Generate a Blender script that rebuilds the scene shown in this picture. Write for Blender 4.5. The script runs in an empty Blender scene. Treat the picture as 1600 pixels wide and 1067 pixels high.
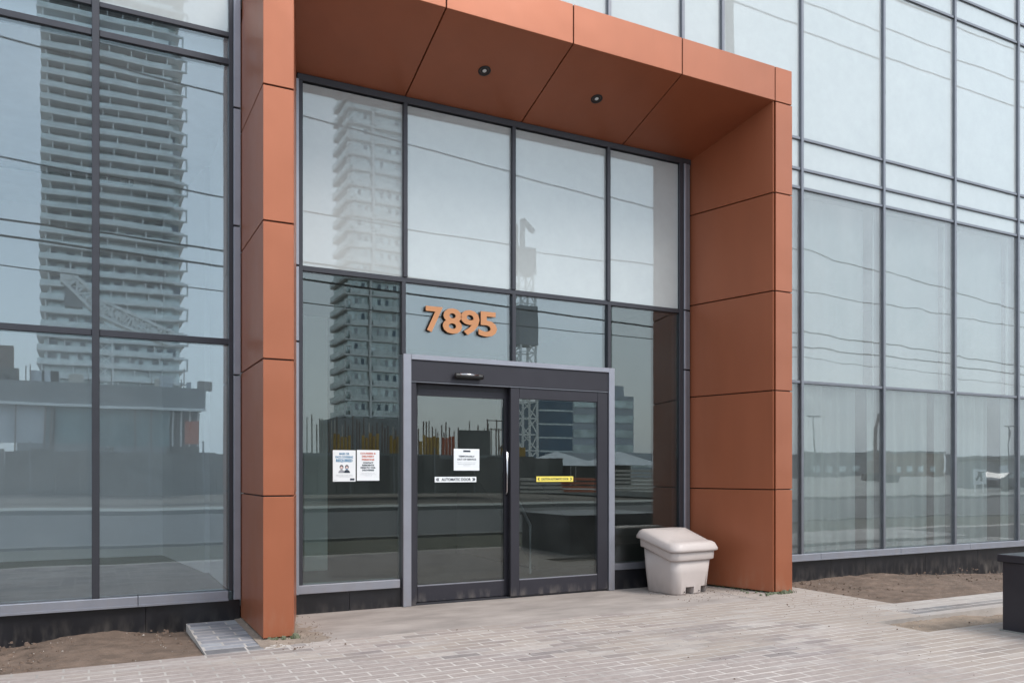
import bpy, bmesh, math, random
from mathutils import Vector, noise
random.seed(7)
R = math.radians
scene = bpy.context.scene
COL = scene.collection

# ------------------------------------------------------------------ camera
EYE, CAMY = 1.276, -7.41
YAW = math.atan(657.0 / 1274.0)
cam = bpy.data.cameras.new('camera')
cam.lens = 1274.0 / 1600.0 * 36.0
cam.sensor_width = 36.0
cam.shift_y = 0.1278
cam.clip_start = 0.05
cam.clip_end = 4000.0
camo = bpy.data.objects.new('camera', cam)
camo.location = (0, CAMY, EYE)
camo.rotation_euler = (R(90), 0, -YAW)
COL.objects.link(camo)
scene.camera = camo

# ------------------------------------------------------------------ sky, sun, exposure
SUN_EL, SUN_AZ = 50.0, 150.0          # azimuth clockwise from +Y
world = bpy.data.worlds.new('World')
scene.world = world
world.use_nodes = True
wt = world.node_tree
wn, wl = wt.nodes, wt.links
wn.clear()
wout = wn.new('ShaderNodeOutputWorld')
wbg = wn.new('ShaderNodeBackground')
sky = wn.new('ShaderNodeTexSky')
sky.sky_type = 'NISHITA'
sky.sun_disc = False
sky.sun_elevation = R(SUN_EL)
sky.sun_rotation = R(SUN_AZ)
sky.dust_density = 3.5
sky.air_density = 1.1
sky.ozone_density = 1.0
wmix = wn.new('ShaderNodeMix')
wmix.data_type = 'RGBA'
wmix.inputs['B'].default_value = (6.9, 8.0, 8.95, 1)      # thin even cloud veil
# soft unevenness of the overcast
wtc = wn.new('ShaderNodeTexCoord')
wno = wn.new('ShaderNodeTexNoise')
wno.inputs['Scale'].default_value = 2.2
wno.inputs['Detail'].default_value = 4
wmr = wn.new('ShaderNodeMapRange')
wmr.inputs['From Min'].default_value = 0.3
wmr.inputs['From Max'].default_value = 0.7
wmr.inputs['To Min'].default_value = 0.55
wmr.inputs['To Max'].default_value = 0.85
wl.new(wtc.outputs['Generated'], wno.inputs['Vector'])
wl.new(wno.outputs['Fac'], wmr.inputs['Value'])
wl.new(wmr.outputs['Result'], wmix.inputs['Factor'])
wl.new(sky.outputs['Color'], wmix.inputs['A'])
wl.new(wmix.outputs['Result'], wbg.inputs['Color'])
wbg.inputs['Strength'].default_value = 0.12
wl.new(wbg.outputs['Background'], wout.inputs['Surface'])

sl = bpy.data.lights.new('sun', 'SUN')
sl.energy = 1.3
sl.angle = R(20)
sl.color = (1.0, 0.96, 0.9)
so = bpy.data.objects.new('sun', sl)
sd = Vector((math.sin(R(SUN_AZ)) * math.cos(R(SUN_EL)), math.cos(R(SUN_AZ)) * math.cos(R(SUN_EL)), math.sin(R(SUN_EL))))
so.rotation_euler = (-sd).to_track_quat('-Z', 'Y').to_euler()
so.location = (20, -20, 30)
COL.objects.link(so)

vs = scene.view_settings
vs.view_transform = 'Standard'
vs.look = 'None'
vs.exposure = 0.82
vs.gamma = 1.0
vs.use_curve_mapping = False
cy = scene.cycles
cy.max_bounces = 10
cy.diffuse_bounces = 3
cy.glossy_bounces = 5
cy.transmission_bounces = 4
cy.transparent_max_bounces = 24
cy.sample_clamp_indirect = 6.0
cy.use_denoising = True
cy.caustics_reflective = False
cy.caustics_refractive = False

# ------------------------------------------------------------------ materials
def new_mat(name):
    m = bpy.data.materials.new(name)
    m.use_nodes = True
    nt = m.node_tree
    return m, nt, nt.nodes, nt.links, nt.nodes['Principled BSDF']

def M(name, col, rough=0.6, metal=0.0, var=0.12, scale=3.0, bump=0.0, bscale=60.0, spec=0.5, stretch=(1, 1, 1), dirt=None, rvar=0.0, obj_var=0.0):
    m, nt, n, l, p = new_mat(name)
    p.inputs['Roughness'].default_value = rough
    p.inputs['Metallic'].default_value = metal
    p.inputs['Specular IOR Level'].default_value = spec
    geo = n.new('ShaderNodeNewGeometry')
    mp = n.new('ShaderNodeMapping')
    mp.inputs['Scale'].default_value = stretch
    l.new(geo.outputs['Position'], mp.inputs['Vector'])
    no = n.new('ShaderNodeTexNoise')
    no.inputs['Scale'].default_value = scale
    no.inputs['Detail'].default_value = 6
    no.inputs['Roughness'].default_value = 0.6
    l.new(mp.outputs['Vector'], no.inputs['Vector'])
    mr = n.new('ShaderNodeMapRange')
    mr.inputs['From Min'].default_value = 0.25
    mr.inputs['From Max'].default_value = 0.75
    mr.inputs['To Min'].default_value = 1 - var
    mr.inputs['To Max'].default_value = 1 + var
    l.new(no.outputs['Fac'], mr.inputs['Value'])
    fac = mr.outputs['Result']
    if obj_var:
        oi = n.new('ShaderNodeObjectInfo')
        m2 = n.new('ShaderNodeMapRange')
        m2.inputs['To Min'].default_value = 1 - obj_var
        m2.inputs['To Max'].default_value = 1 + obj_var
        l.new(oi.outputs['Random'], m2.inputs['Value'])
        mu = n.new('ShaderNodeMath'); mu.operation = 'MULTIPLY'
        l.new(fac, mu.inputs[0]); l.new(m2.outputs['Result'], mu.inputs[1])
        fac = mu.outputs[0]
    vm = n.new('ShaderNodeVectorMath'); vm.operation = 'SCALE'
    vm.inputs[0].default_value = col
    l.new(fac, vm.inputs['Scale'])
    out = vm.outputs['Vector']
    if dirt:
        dcol, dz0, dz1, amt = dirt       # splash dirt with its own ragged shape, strongest at dz0
        sx = n.new('ShaderNodeSeparateXYZ'); l.new(geo.outputs['Position'], sx.inputs[0])
        d1 = n.new('ShaderNodeMapRange')
        d1.inputs['From Min'].default_value = dz0; d1.inputs['From Max'].default_value = dz1
        d1.inputs['To Min'].default_value = 1; d1.inputs['To Max'].default_value = 0
        l.new(sx.outputs['Z'], d1.inputs['Value'])
        dn = n.new('ShaderNodeTexNoise'); dn.inputs['Scale'].default_value = 14; dn.inputs['Detail'].default_value = 8
        dm = n.new('ShaderNodeMapping'); dm.inputs['Scale'].default_value = (1, 1, .35)
        l.new(geo.outputs['Position'], dm.inputs['Vector']); l.new(dm.outputs['Vector'], dn.inputs['Vector'])
        dr = n.new('ShaderNodeMapRange'); dr.inputs['From Min'].default_value = .45; dr.inputs['From Max'].default_value = .75
        l.new(dn.outputs['Fac'], dr.inputs['Value'])
        mm = n.new('ShaderNodeMath'); mm.operation = 'MULTIPLY'
        l.new(d1.outputs['Result'], mm.inputs[0]); l.new(dr.outputs['Result'], mm.inputs[1])
        m3 = n.new('ShaderNodeMath'); m3.operation = 'MULTIPLY'; m3.inputs[1].default_value = amt
        l.new(mm.outputs[0], m3.inputs[0])
        mx = n.new('ShaderNodeMix'); mx.data_type = 'RGBA'
        l.new(m3.outputs[0], mx.inputs['Factor']); l.new(out, mx.inputs['A'])
        mx.inputs['B'].default_value = (*dcol, 1)
        out = mx.outputs['Result']
    l.new(out, p.inputs['Base Color'])
    if rvar:
        rr = n.new('ShaderNodeMapRange')
        rr.inputs['To Min'].default_value = max(0.02, rough - rvar); rr.inputs['To Max'].default_value = rough + rvar
        l.new(no.outputs['Fac'], rr.inputs['Value']); l.new(rr.outputs['Result'], p.inputs['Roughness'])
    if bump:
        bn = n.new('ShaderNodeTexNoise'); bn.inputs['Scale'].default_value = bscale; bn.inputs['Detail'].default_value = 5
        l.new(geo.outputs['Position'], bn.inputs['Vector'])
        b = n.new('ShaderNodeBump'); b.inputs['Strength'].default_value = bump; b.inputs['Distance'].default_value = 0.01
        l.new(bn.outputs['Fac'], b.inputs['Height']); l.new(b.outputs['Normal'], p.inputs['Normal'])
    return m

def glass_mat(name, refl, tint, gcol, wave=0.0035, wscale=1.3, tilt=0.004, haze=0.0, hmin=0.2):
    """coated pane: mirror reflection over a tinted see-through body; slightly wavy like real float glass"""
    m, nt, n, l, p = new_mat(name)
    n.remove(p)
    out = n['Material Output']
    geo = n.new('ShaderNodeNewGeometry')
    no = n.new('ShaderNodeTexNoise'); no.inputs['Scale'].default_value = wscale; no.inputs['Detail'].default_value = 2.5
    oi = n.new('ShaderNodeObjectInfo')
    rv = n.new('ShaderNodeTexWhiteNoise'); rv.noise_dimensions = '1D'
    l.new(oi.outputs['Random'], rv.inputs['W'])
    offs = n.new('ShaderNodeVectorMath'); offs.operation = 'SCALE'; offs.inputs['Scale'].default_value = 40.0
    l.new(rv.outputs['Color'], offs.inputs[0])
    ad0 = n.new('ShaderNodeVectorMath'); ad0.operation = 'ADD'
    l.new(geo.outputs['Position'], ad0.inputs[0]); l.new(offs.outputs[0], ad0.inputs[1])
    l.new(ad0.outputs[0], no.inputs['Vector'])
    def centred(sock, amp):
        s = n.new('ShaderNodeVectorMath'); s.operation = 'SUBTRACT'; s.inputs[1].default_value = (.5, .5, .5)
        l.new(sock, s.inputs[0])
        k = n.new('ShaderNodeVectorMath'); k.operation = 'SCALE'; k.inputs['Scale'].default_value = amp
        l.new(s.outputs[0], k.inputs[0]); return k.outputs[0]
    a1 = n.new('ShaderNodeVectorMath'); a1.operation = 'ADD'
    l.new(centred(no.outputs['Color'], wave), a1.inputs[0]); l.new(centred(rv.outputs['Color'], tilt), a1.inputs[1])
    a2 = n.new('ShaderNodeVectorMath'); a2.operation = 'ADD'
    l.new(a1.outputs[0], a2.inputs[0]); l.new(geo.outputs['Normal'], a2.inputs[1])
    nm = n.new('ShaderNodeVectorMath'); nm.operation = 'NORMALIZE'; l.new(a2.outputs[0], nm.inputs[0])
    lw = n.new('ShaderNodeLayerWeight'); lw.inputs['Blend'].default_value = 0.5
    pw = n.new('ShaderNodeMath'); pw.operation = 'POWER'; pw.inputs[1].default_value = 4.0
    l.new(lw.outputs['Facing'], pw.inputs[0])
    mr = n.new('ShaderNodeMapRange'); mr.inputs['To Min'].default_value = refl; mr.inputs['To Max'].default_value = 0.95
    l.new(pw.outputs[0], mr.inputs['Value'])
    gl = n.new('ShaderNodeBsdfGlossy'); gl.inputs['Roughness'].default_value = 0.0; gl.inputs['Color'].default_value = (*gcol, 1)
    l.new(nm.outputs[0], gl.inputs['Normal'])
    tr = n.new('ShaderNodeBsdfTransparent'); tr.inputs['Color'].default_value = (*tint, 1)
    body = tr
    if haze:
        df = n.new('ShaderNodeBsdfDiffuse'); df.inputs['Color'].default_value = (.70, .72, .72, 1)
        hn = n.new('ShaderNodeTexNoise'); hn.inputs['Scale'].default_value = 2.0; hn.inputs['Detail'].default_value = 8; hn.inputs['Roughness'].default_value = .7
        l.new(ad0.outputs[0], hn.inputs['Vector'])
        hr = n.new('ShaderNodeMapRange'); hr.inputs['From Min'].default_value = .35; hr.inputs['From Max'].default_value = .8
        hr.inputs['To Min'].default_value = haze * hmin; hr.inputs['To Max'].default_value = haze
        l.new(hn.outputs['Fac'], hr.inputs['Value'])
        m2 = n.new('ShaderNodeMixShader'); l.new(hr.outputs['Result'], m2.inputs[0]); l.new(tr.outputs[0], m2.inputs[1]); l.new(df.outputs[0], m2.inputs[2])
        body = m2
    mx = n.new('ShaderNodeMixShader')
    l.new(mr.outputs['Result'], mx.inputs[0]); l.new(body.outputs[0], mx.inputs[1]); l.new(gl.outputs[0], mx.inputs[2])
    l.new(mx.outputs[0], out.inputs['Surface'])
    return m

MAT = {}
MAT['copper'] = M('copper_panel', (.365, .114, .052), .48, .4, .06, 1.2, .02, 220, stretch=(2.5, 2.5, .6), obj_var=.035, rvar=.04, dirt=((.40, .25, .17), -.02, .3, .4))
_p = MAT['copper'].node_tree.nodes['Principled BSDF']      # clear lacquer over the metallic paint
_p.inputs['Coat Weight'].default_value = .25
_p.inputs['Coat IOR'].default_value = 1.65
_p.inputs['Coat Roughness'].default_value = .3
_nt = MAT['copper'].node_tree
_g = _nt.nodes.new('ShaderNodeNewGeometry'); _oc = _nt.nodes.new('ShaderNodeTexNoise'); _oc.inputs['Scale'].default_value = 1.7; _oc.inputs['Detail'].default_value = 1.5
_b2 = _nt.nodes.new('ShaderNodeBump'); _b2.inputs['Strength'].default_value = .5; _b2.inputs['Distance'].default_value = .03
_nt.links.new(_g.outputs['Position'], _oc.inputs['Vector']); _nt.links.new(_oc.outputs['Fac'], _b2.inputs['Height'])
_old = _p.inputs['Normal'].links[0].from_node
_nt.links.new(_b2.outputs['Normal'], _old.inputs['Normal'])
_nt.links.new(_b2.outputs['Normal'], _p.inputs['Coat Normal'])
MAT['gap'] = M('joint_shadow_gap', (.02, .015, .013), .7)
MAT['mull'] = M('dark_anodised', (.055, .055, .065), .38, .5, .08, 8)
MAT['mull_l'] = M('grey_anodised', (.20, .205, .23), .36, .6, .08, 8)
MAT['silver'] = M('silver_anodised', (.33, .335, .38), .38, .6, .07, 6, dirt=((.35, .3, .26), 0, .4, .5))
MAT['door'] = M('door_graphite', (.034, .032, .041), .45, .3, .08, 5, dirt=((.3, .26, .23), 0, .12, .6))
MAT['plinth'] = M('black_granite', (.014, .014, .017), .28, 0, .4, 4, .03, 150, dirt=((.36, .31, .27), -.3, .12, .5))
MAT['black'] = M('black_plastic', (.015, .015, .016), .4)
MAT['chrome'] = M('bright_steel', (.48, .48, .5), .25, 1.0, .04)
MAT['spandrel'] = M('spandrel_backing', (.55, .60, .62), .8, 0, .05, .7, stretch=(1.5, 1, .4))
MAT['blind'] = M('pale_blind', (.48, .52, .52), .9, 0, .10, 2.0, stretch=(5, 1, .3))
MAT['curtain'] = M('grey_curtain', (.38, .41, .405), .95, 0, .16, 1.2, stretch=(6, 1, .25))
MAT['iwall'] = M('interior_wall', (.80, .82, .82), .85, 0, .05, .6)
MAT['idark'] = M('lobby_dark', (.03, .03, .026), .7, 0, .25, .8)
MAT['ifloor'] = M('interior_floor', (.035, .036, .04), .35, 0, .2, 2)
MAT['iceil'] = M('interior_ceiling', (.7, .71, .71), .9)
MAT['glass'] = glass_mat('coated_glass', .135, (.80, .86, .87), (.90, .97, 1.0), haze=.05)
MAT['glass_frit'] = glass_mat('fritted_glass', .12, (.80, .86, .87), (.88, .97, 1.0), haze=.66, hmin=.86)
MAT['glass_haze_mid'] = glass_mat('hazed_glass_blinds', .105, (.80, .84, .84), (.94, .97, .99), wave=.007, wscale=2.6, haze=.28, hmin=.6)  # white haze in the pane lightens the blinds behind it
MAT['glass_haze_low'] = glass_mat('hazed_glass_curtains', .095, (.80, .84, .84), (.94, .97, .99), wave=.006, wscale=2.6, haze=.13, hmin=.5)  # haze colour stands in for light missing on the curtains behind
MAT['glass_left'] = glass_mat('coated_glass_blue', .135, (.95, .97, .98), (.82, .94, 1.0), haze=.05)  # slight haze in the pane brightens the dim room behind
MAT['glass_door'] = glass_mat('door_glass', .095, (.80, .85, .83), (.92, .97, .98), wave=.002, tilt=.002, haze=.02)
MAT['digit'] = M('copper_digit', (.54, .245, .11), .45, .15, .05, 4)
MAT['digit_side'] = M('digit_return', (.12, .06, .04), .5, .3)
MAT['paper'] = M('paper', (.80, .82, .84), .7, 0, .03, 8)
MAT['ink_blue'] = M('ink_blue', (.10, .26, .42), .8)
MAT['ink_dark'] = M('ink_dark', (.03, .04, .06), .8)
MAT['ink_red'] = M('ink_red', (.55, .19, .15), .8)
MAT['ink_grey'] = M('ink_grey', (.3, .31, .34), .8)
MAT['skin_print'] = M('printed_face', (.6, .45, .42), .8)
MAT['yellow_tape'] = M('yellow_label', (.82, .68, .12), .6, 0, .05)
MAT['bin'] = M('beige_plastic', (.52, .455, .43), .5, 0, .05, 3, .03, 260, dirt=((.3, .25, .21), 0, .2, .5))
MAT['planter'] = M('black_planter', (.022, .021, .028), .33, .1, .2, 3, .02, 90)
MAT['apron'] = M('apron_concrete', (.33, .285, .26), .9, 0, .3, 2.4, .25, 60, stretch=(.7, 1.6, 1))
MAT['concrete'] = M('concrete_slab', (.50, .44, .40), .9, 0, .13, 2.2, .12, 45)
MAT['sand'] = M('sand', (.155, .108, .082), .97, 0, .42, 5.0, 1.0, 55)
MAT['dust'] = M('drifted_dust', (.27, .215, .175), .97, 0, .3, 5, .7, 60)
MAT['soil'] = M('soil', (.25, .19, .145), .97, 0, .35, 5.0, .6, 60)
MAT['stone'] = M('pebble', (.33, .29, .26), .9, 0, .3, 20)
MAT['moss'] = M('moss', (.13, .14, .09), .95, 0, .4, 20, .5, 90)
MAT['asphalt'] = M('asphalt', (.10, .10, .10), .9, 0, .15, .5, .2, 40)
MAT['lot'] = M('lot_concrete', (.36, .36, .335), .95, 0, .15, .1)
MAT['kerb'] = M('kerb_concrete', (.24, .235, .22), .9, 0, .1, 2)
MAT['grass'] = M('grass', (.085, .08, .05), .95, 0, .35, 3, .5, 30)
MAT['dirt_ground'] = M('dirt_ground', (.17, .145, .12), .97, 0, .25, .15)

def paver_mat(name, a, b, dustamt):
    m, nt, n, l, p = new_mat(name)
    geo = n.new('ShaderNodeNewGeometry')
    ramp = n.new('ShaderNodeValToRGB')
    e = ramp.color_ramp.elements
    e[0].position = 0; e[0].color = (*a, 1)
    e[1].position = 1; e[1].color = (*b, 1)
    x = e.new(.35); x.color = (a[0] * 1.12, a[1] * 1.06, a[2] * 1.06, 1)
    x = e.new(.7); x.color = (b[0] * .86, b[1] * .83, b[2] * .83, 1)
    l.new(geo.outputs['Random Per Island'], ramp.inputs['Fac'])
    fn = n.new('ShaderNodeTexNoise'); fn.inputs['Scale'].default_value = 16; fn.inputs['Detail'].default_value = 8; fn.inputs['Roughness'].default_value = .7
    l.new(geo.outputs['Position'], fn.inputs['Vector'])
    fr = n.new('ShaderNodeMapRange'); fr.inputs['From Min'].default_value = .25; fr.inputs['From Max'].default_value = .75
    fr.inputs['To Min'].default_value = .76; fr.inputs['To Max'].default_value = 1.2
    l.new(fn.outputs['Fac'], fr.inputs['Value'])
    sc = n.new('ShaderNodeVectorMath'); sc.operation = 'SCALE'
    l.new(ramp.outputs['Color'], sc.inputs[0]); l.new(fr.outputs['Result'], sc.inputs['Scale'])
    # wind-blown sand lying on the bricks in drifts
    dn = n.new('ShaderNodeTexNoise'); dn.inputs['Scale'].default_value = .95; dn.inputs['Detail'].default_value = 9; dn.inputs['Roughness'].default_value = .62; dn.inputs['Distortion'].default_value = .5
    mp = n.new('ShaderNodeMapping'); mp.inputs['Scale'].default_value = (.8, 1.7, 1); mp.inputs['Rotation'].default_value = (0, 0, .25)
    l.new(geo.outputs['Position'], mp.inputs['Vector']); l.new(mp.outputs['Vector'], dn.inputs['Vector'])
    # more sand to the right, beside the open beds it comes from
    sx = n.new('ShaderNodeSeparateXYZ'); l.new(geo.outputs['Position'], sx.inputs[0])
    gx = n.new('ShaderNodeMapRange'); gx.inputs['From Min'].default_value = 1.5; gx.inputs['From Max'].default_value = 6.0
    gx.inputs['To Min'].default_value = -.12; gx.inputs['To Max'].default_value = .16
    l.new(sx.outputs['X'], gx.inputs['Value'])
    gy = n.new('ShaderNodeMapRange'); gy.inputs['From Min'].default_value = -3.4; gy.inputs['From Max'].default_value = -1.6
    gy.inputs['To Min'].default_value = -.07; gy.inputs['To Max'].default_value = .10
    l.new(sx.outputs['Y'], gy.inputs['Value'])
    ad = n.new('ShaderNodeMath'); l.new(dn.outputs['Fac'], ad.inputs[0]); l.new(gx.outputs['Result'], ad.inputs[1])
    ad2 = n.new('ShaderNodeMath'); l.new(ad.outputs[0], ad2.inputs[0]); l.new(gy.outputs['Result'], ad2.inputs[1])
    dr = n.new('ShaderNodeMapRange'); dr.inputs['From Min'].default_value = .46; dr.inputs['From Max'].default_value = .68
    dr.inputs['To Max'].default_value = dustamt
    l.new(ad2.outputs[0], dr.inputs['Value'])
    mx = n.new('ShaderNodeMix'); mx.data_type = 'RGBA'
    l.new(dr.outputs['Result'], mx.inputs['Factor']); l.new(sc.outputs[0], mx.inputs['A'])
    mx.inputs['B'].default_value = (.35, .29, .25, 1)
    # pale lime bloom
    bn = n.new('ShaderNodeTexNoise'); bn.inputs['Scale'].default_value = 2.6; bn.inputs['Detail'].default_value = 7
    m9 = n.new('ShaderNodeMapping'); m9.inputs['Location'].default_value = (9, 4, 0); m9.inputs['Scale'].default_value = (.6, 2.2, 1)
    l.new(geo.outputs['Position'], m9.inputs['Vector']); l.new(m9.outputs['Vector'], bn.inputs['Vector'])
    br = n.new('ShaderNodeMapRange'); br.inputs['From Min'].default_value = .52; br.inputs['From Max'].default_value = .75; br.inputs['To Max'].default_value = .55
    l.new(bn.outputs['Fac'], br.inputs['Value'])
    mx2 = n.new('ShaderNodeMix'); mx2.data_type = 'RGBA'
    l.new(br.outputs['Result'], mx2.inputs['Factor']); l.new(mx.outputs['Result'], mx2.inputs['A'])
    mx2.inputs['B'].default_value = (.50, .46, .44, 1)
    l.new(mx2.outputs['Result'], p.inputs['Base Color'])
    p.inputs['Roughness'].default_value = .88
    bb = n.new('ShaderNodeTexNoise'); bb.inputs['Scale'].default_value = 120; bb.inputs['Detail'].default_value = 4
    l.new(geo.outputs['Position'], bb.inputs['Vector'])
    b = n.new('ShaderNodeBump'); b.inputs['Strength'].default_value = .35; b.inputs['Distance'].default_value = .004
    l.new(bb.outputs['Fac'], b.inputs['Height']); l.new(b.outputs['Normal'], p.inputs['Normal'])
    return m
MAT['paver'] = paver_mat('paver', (.235, .205, .197), (.43, .375, .345), .85)
MAT['paver_pale'] = paver_mat('paver_pale', (.36, .34, .325), (.47, .445, .43), .45)
MAT['paver_blue'] = paver_mat('paver_blue_grey', (.20, .21, .235), (.33, .34, .37), .10)
MAT['paver_dark'] = paver_mat('paver_dark', (.12, .12, .125), (.18, .18, .19), .35)
MAT['joint'] = M('joint_sand', (.44, .40, .375), .95, 0, .50, 1.0, .3, 80)

# ------------------------------------------------------------------ geometry helpers
ORG = {}
class MB:
    def __init__(s): s.v = []; s.f = []
    def poly(s, pts, faces):
        k = len(s.v); s.v += [tuple(p) for p in pts]; s.f += [tuple(i + k for i in f) for f in faces]
    def box(s, x0, x1, y0, y1, z0, z1):
        s.poly([(x0, y0, z0), (x1, y0, z0), (x1, y1, z0), (x0, y1, z0), (x0, y0, z1), (x1, y0, z1), (x1, y1, z1), (x0, y1, z1)],
               [(0, 3, 2, 1), (4, 5, 6, 7), (0, 1, 5, 4), (1, 2, 6, 5), (2, 3, 7, 6), (3, 0, 4, 7)])
    def prism(s, ring, a, b, axis='z'):
        n = len(ring)
        def P(p, t):
            return (p[0], p[1], t) if axis == 'z' else ((t, p[0], p[1]) if axis == 'x' else (p[0], t, p[1]))
        s.poly([P(p, a) for p in ring] + [P(p, b) for p in ring],
               [tuple(range(n))[::-1], tuple(range(n, 2 * n))] + [(i, (i + 1) % n, (i + 1) % n + n, i + n) for i in range(n)])
    def beam(s, a, b, w, sides=4):
        a, b = Vector(a), Vector(b); d = (b - a)
        if d.length < 1e-6: return
        d.normalize()
        up = Vector((0, 0, 1)) if abs(d.z) < .9 else Vector((1, 0, 0))
        u = d.cross(up).normalized(); v = d.cross(u)
        ring = [(math.cos(2 * math.pi * (i + .5) / sides), math.sin(2 * math.pi * (i + .5) / sides)) for i in range(sides)]
        r = w * .5 / math.cos(math.pi / sides) if sides == 4 else w * .5
        pts = [a + (u * c + v * q) * r for c, q in ring] + [b + (u * c + v * q) * r for c, q in ring]
        n = sides
        s.poly(pts, [tuple(range(n)), tuple(range(2 * n - 1, n - 1, -1))] + [(i + n, (i + 1) % n + n, (i + 1) % n, i) for i in range(n)])
    def tube(s, path, r, sides=8):
        rings = []
        for i, p in enumerate(path):
            p = Vector(p)
            d = (Vector(path[min(i + 1, len(path) - 1)]) - Vector(path[max(i - 1, 0)])).normalized()
            up = Vector((0, 0, 1)) if abs(d.z) < .95 else Vector((0, 1, 0))
            u = d.cross(up).normalized(); v = d.cross(u)
            rings.append([p + (u * math.cos(2 * math.pi * k / sides) + v * math.sin(2 * math.pi * k / sides)) * r for k in range(sides)])
        f = []
        for i in range(len(rings) - 1):
            for k in range(sides):
                f.append((i * sides + k, i * sides + (k + 1) % sides, (i + 1) * sides + (k + 1) % sides, (i + 1) * sides + k))
        f.append(tuple(range(sides))); f.append(tuple(range((len(rings) - 1) * sides, len(rings) * sides)))
        s.poly([q for r_ in rings for q in r_], f)
    def build(s, name, mat, parent=None, bevel=0.0, smooth=False, org=None):
        o_ = Vector(org) if org is not None else (ORG[parent.name] if parent is not None else Vector((0, 0, 0)))
        me = bpy.data.meshes.new(name)
        me.from_pydata([tuple(Vector(p) - o_) for p in s.v], [], s.f)
        bm = bmesh.new(); bm.from_mesh(me)
        bmesh.ops.recalc_face_normals(bm, faces=bm.faces)
        if bevel:
            bmesh.ops.bevel(bm, geom=list(bm.edges), offset=bevel, segments=1, affect='EDGES', clamp_overlap=True)
        bm.to_mesh(me); bm.free()
        if smooth:
            for p in me.polygons: p.use_smooth = True
        me.materials.append(MAT[mat])
        o = bpy.data.objects.new(name, me)
        COL.objects.link(o)
        if parent is not None: o.parent = parent
        else: o.location = o_
        ORG[o.name] = o_
        return o

def tag(o, label=None, cat=None, group=None, kind=None):
    if label: o['label'] = label
    if cat: o['category'] = cat
    if group: o['group'] = group
    if kind: o['kind'] = kind
    return o
def thing(name, loc, label, cat, group=None):
    o = bpy.data.objects.new(name, None); o.empty_display_size = .2
    o.location = loc; COL.objects.link(o); ORG[o.name] = Vector(loc)
    return tag(o, label, cat, group)
def boxp(name, x0, x1, y0, y1, z0, z1, mat, parent=None, bevel=0.0, org=None):
    b = MB(); b.box(x0, x1, y0, y1, z0, z1); return b.build(name, mat, parent, bevel, org=org)

def text_part(name, s, x, z, y, size, mat, parent, width=None, align='CENTER', bold=0.0, extr=0.0004, height=None):
    """lettering standing on a plane facing the street (-Y); x,z = middle of the baseline"""
    cu = bpy.data.curves.new(name, 'FONT')
    cu.body = s; cu.size = size; cu.offset = bold; cu.extrude = extr; cu.resolution_u = 3; cu.align_x = 'LEFT'
    tmp = bpy.data.objects.new('tmp_text', cu); COL.objects.link(tmp)
    dg = bpy.context.evaluated_depsgraph_get(); dg.update()
    me = bpy.data.meshes.new_from_object(tmp.evaluated_get(dg))
    bpy.data.objects.remove(tmp)
    bpy.data.curves.remove(cu)
    xs = [v.co.x for v in me.vertices]; ys = [v.co.y for v in me.vertices]
    w = max(xs) - min(xs); h = max(ys) - min(ys); x0 = min(xs); y0 = min(ys)
    kx = (width / w) if width else 1.0
    kz = (height / h) if height else 1.0
    o_ = ORG[parent.name]
    for v in me.vertices:
        lx = (v.co.x - x0 - (w / 2 if align == 'CENTER' else 0)) * kx
        lz = (v.co.y - (y0 if height else 0)) * kz
        v.co = Vector((x + lx, y - v.co.z, z + lz)) - o_
    me.materials.clear(); me.materials.append(MAT[mat])
    o = bpy.data.objects.new(name, me); COL.objects.link(o); o.parent = parent; ORG[o.name] = o_
    return o

# ------------------------------------------------------------------ ground, road, paving
def sheet(name, x0, x1, y0, y1, z, mat, kind='structure', thick=None):
    b = MB()
    if thick: b.box(x0, x1, y0, y1, z - thick, z)
    else: b.poly([(x0, y0, z), (x1, y0, z), (x1, y1, z), (x0, y1, z)], [(0, 1, 2, 3)])
    return tag(b.build(name, mat), kind=kind)

sheet('ground', -900, 900, -1800, 900, -.62, 'dirt_ground')
sheet('sidewalk', -60, 90, -5.35, -5.0, -.02, 'concrete', thick=.5)
sheet('boulevard_grass', -60, 90, -8.3, -5.35, -.05, 'grass', thick=.5)
sheet('kerb', -60, 90, -8.5, -8.3, 0.0, 'kerb', thick=.6)
sheet('road', -300, 400, -22, -8.5, -.14, 'asphalt', thick=.4)
sheet('kerb_far', -300, 400, -22.2, -22, 0.0, 'kerb', thick=.6)
sheet('far_verge', -300, 400, -25, -22.2, -.03, 'lot', thick=.5)
sheet('building_lot', 36, 400, -135, -25, -.1, 'lot', thick=.4)

# joint sand under the bricks (one slab per paved field, edges butt)
pv = bpy.data.objects.new('paving', None); COL.objects.link(pv); ORG[pv.name] = Vector((0, 0, 0)); tag(pv, kind='structure')
fields = [(-14, 1.30, -5.0, -1.36), (1.30, 5.95, -5.0, -1.262), (5.95, 16, -5.0, -3.133), (5.95, 6.95, -2.64, -.02),
          (6.95, 16, -2.64, -2.05), (.71, 1.30, -1.36, -.02)]
for (a, b, c, d) in fields:
    boxp('bedding', a, b, c, d, -.55, -.0003, 'joint', pv)

def paver_mesh(L, W, mat, gap=.012, t=.06):
    b = MB(); x, y, c = (L - gap) / 2, (W - gap) / 2, .0015
    pts = []
    for (k, z) in ((0, -t), (0, -c), (c, 0)):
        pts += [(-x + k, -y + k, z), (x - k, -y + k, z), (x - k, y - k, z), (-x + k, y - k, z)]
    f = [(0, 3, 2, 1), (8, 9, 10, 11)]
    for r in (0, 4):
        for i in range(4):
            f.append((r + i, r + (i + 1) % 4, r + 4 + (i + 1) % 4, r + 4 + i))
    me = bpy.data.meshes.new('paver'); me.from_pydata(pts, [], f); me.materials.append(MAT[mat]); return me

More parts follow.
